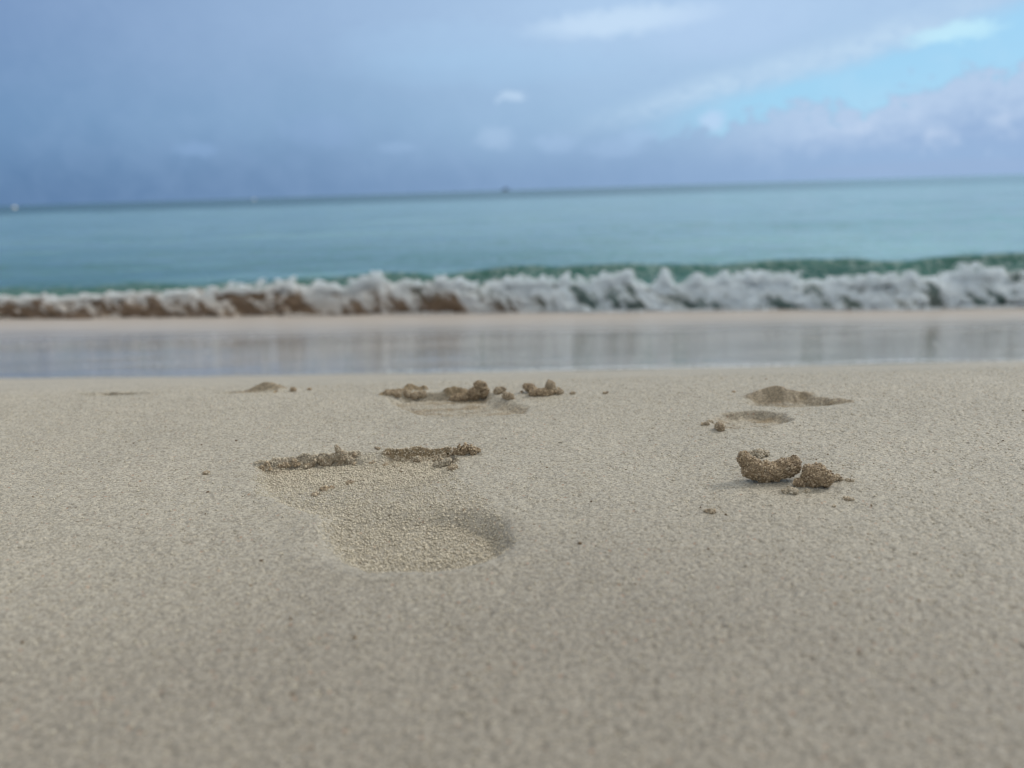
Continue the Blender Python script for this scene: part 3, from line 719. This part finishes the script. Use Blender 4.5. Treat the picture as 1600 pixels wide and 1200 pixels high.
# foam line at the edge of the backwash
n5 = 42000; x5 = rng.uniform(-3.5, 3.5, n5); w5 = np.interp(x5, [-4, -1, 0, 1.0, 2.0], [.0, .01, .25, .6, 1.0])
k5 = rng.random(n5) < w5*np.clip(.55+.6*fbm(x5*3, x5*0, o=3, seed=141), 0, 1); x5 = x5[k5]
y5 = shore_edge_y(x5)+.012+.02*vn(x5*3, 0*x5, seed=142)+np.abs(rng.normal(0, .018, len(x5)))
Pf = np.stack([x5, y5, np.full(len(x5), EZ+.000)], 1)
n6 = 500; x6 = rng.uniform(-4, 4, n6); f6 = rng.uniform(.1, .7, n6); cl = vn(x6*6, f6*12, seed=150) > .35; x6, f6 = x6[cl], f6[cl]
Pg = np.stack([x6, shore_edge_y(x6)+f6*(wave_y(x6)-shore_edge_y(x6)), film(f6)+.002], 1)
Pf = np.vstack([Pf, Pg]); gv, gf = blobs(Pf, np.concatenate([rng.uniform(.0008, .0022, len(x5)), rng.uniform(.002, .005, len(x6))]), .1, np.array([1, 1, .5]))
nb = len(gv)
o = mesh_obj('foam_bubbles', gv, gf, M_FOAM, {'white': np.ones(nb), 'silt': np.full(nb, .10)})
tag(o, 'thin line of white bubbles along the edge of the backwash', 'foam', None, 'stuff')

# ------------------------------------------------------------------ buoys and the far ship
def simple_mat(name, c, rough=.5):
    m, T, bs = new_mat(name); P = T.n('ShaderNodeTexCoord').outputs['Object']
    T.put(bs.inputs['Base Color'], T.mix(T.noise(P, 3, 3), c, tuple(v*.8 for v in c))); bs.inputs['Roughness'].default_value = rough; return m
M_WHITE = simple_mat('white_paint', (.82, .82, .80)); M_RED = simple_mat('dull_grey', (.25, .26, .27)); M_DARK = simple_mat('dark_hull_paint', (.05, .065, .085)); M_GREY = simple_mat('grey_superstructure', (.07, .085, .10))
def lathe(prof, n=28):
    a = np.linspace(0, 2*np.pi, n, endpoint=False); V = np.array([(r*math.cos(t_), r*math.sin(t_), z) for r, z in prof for t_ in a])
    F4 = np.array([(j*n+i, j*n+(i+1) % n, (j+1)*n+(i+1) % n, (j+1)*n+i) for j in range(len(prof)-1) for i in range(n)]); return V, F4
def box(x0, x1, y0, y1, z0, z1, tx=0.0):
    V = np.array([(x0, y0, z0), (x1, y0, z0), (x1, y1, z0), (x0, y1, z0), (x0+tx, y0, z1), (x1-tx, y0, z1), (x1-tx, y1, z1), (x0+tx, y1, z1)], float)
    return V, np.array([(0,3,2,1),(4,5,6,7),(0,1,5,4),(1,2,6,5),(2,3,7,6),(3,0,4,7)])
def buoy(px, py, dist, r, label):
    d = ray(px, py); x = d[0]/d[1]*dist
    t_ = empty('mooring_buoy', (x, dist, WZ)); tag(t_, label, 'buoy', 'white buoys out at sea')
    V, Fq = lathe([(r*math.sin(a), r*.25-r*math.cos(a)) for a in np.linspace(.02, math.pi-.02, 16)]); mesh_obj('float', V, Fq, M_WHITE, parent=t_)
    V, Fq = lathe([(r*1.01, r*.17), (r*1.035, r*.2), (r*1.035, r*.3), (r*1.01, r*.33)]); mesh_obj('band', V, Fq, M_RED, parent=t_)
    V, Fq = lathe([(r*.12, r*1.2), (r*.12, r*1.55), (.001, r*1.56)], 10); mesh_obj('post', V, Fq, M_WHITE, parent=t_)
buoy(22, 321, 190, .50, 'small white buoy near the left edge of the photo, just below the horizon')
buoy(397, 309, 260, .42, 'fainter white buoy on the dark horizon band, left of centre')
d = ray(789, 295); D = 2000.
sh = empty('cargo_ship', (d[0]/d[1]*D, D, WZ)); tag(sh, 'tiny dark ship on the horizon near the middle', 'ship')
nst = 14; V = []; 
for i in range(nst):
    s = i/(nst-1); xx = -11+22*s; b = 2.6*math.sin(math.pi*min(1, (1-s)*1.6+.001)/2)**.6*(1 if s > .06 else .8); top = 2.4+.9*max(0, s-.7)*3
    V += [(xx, -b, top), (xx-.3*(s > .8), -b*.6, -.4), (xx-.3*(s > .8), b*.6, -.4), (xx, b, top)]
V = np.array(V); Fq = [(4*i+k, 4*(i+1)+k, 4*(i+1)+(k+1) % 4, 4*i+(k+1) % 4) for i in range(nst-1) for k in range(4)]+[(0, 1, 2, 3), (4*nst-1, 4*nst-2, 4*nst-3, 4*nst-4)]
mesh_obj('hull', V, np.array(Fq), M_DARK, parent=sh, smooth=False)
V, Fq = box(-3, 6, -1.9, 1.9, 2.41, 5.2, .6); cab = mesh_obj('cabin', V, Fq, M_GREY, parent=sh, smooth=False)
V, Fq = box(0, 4.5, -1.6, 1.6, 5.21, 6.8, .4); mesh_obj('bridge', V, Fq, M_DARK, parent=cab, smooth=False)
V, Fq = lathe([(.22, 6.81), (.1, 9.5)], 8); V[:, 0] += 2; mesh_obj('mast', V, Fq, M_DARK, parent=sh)
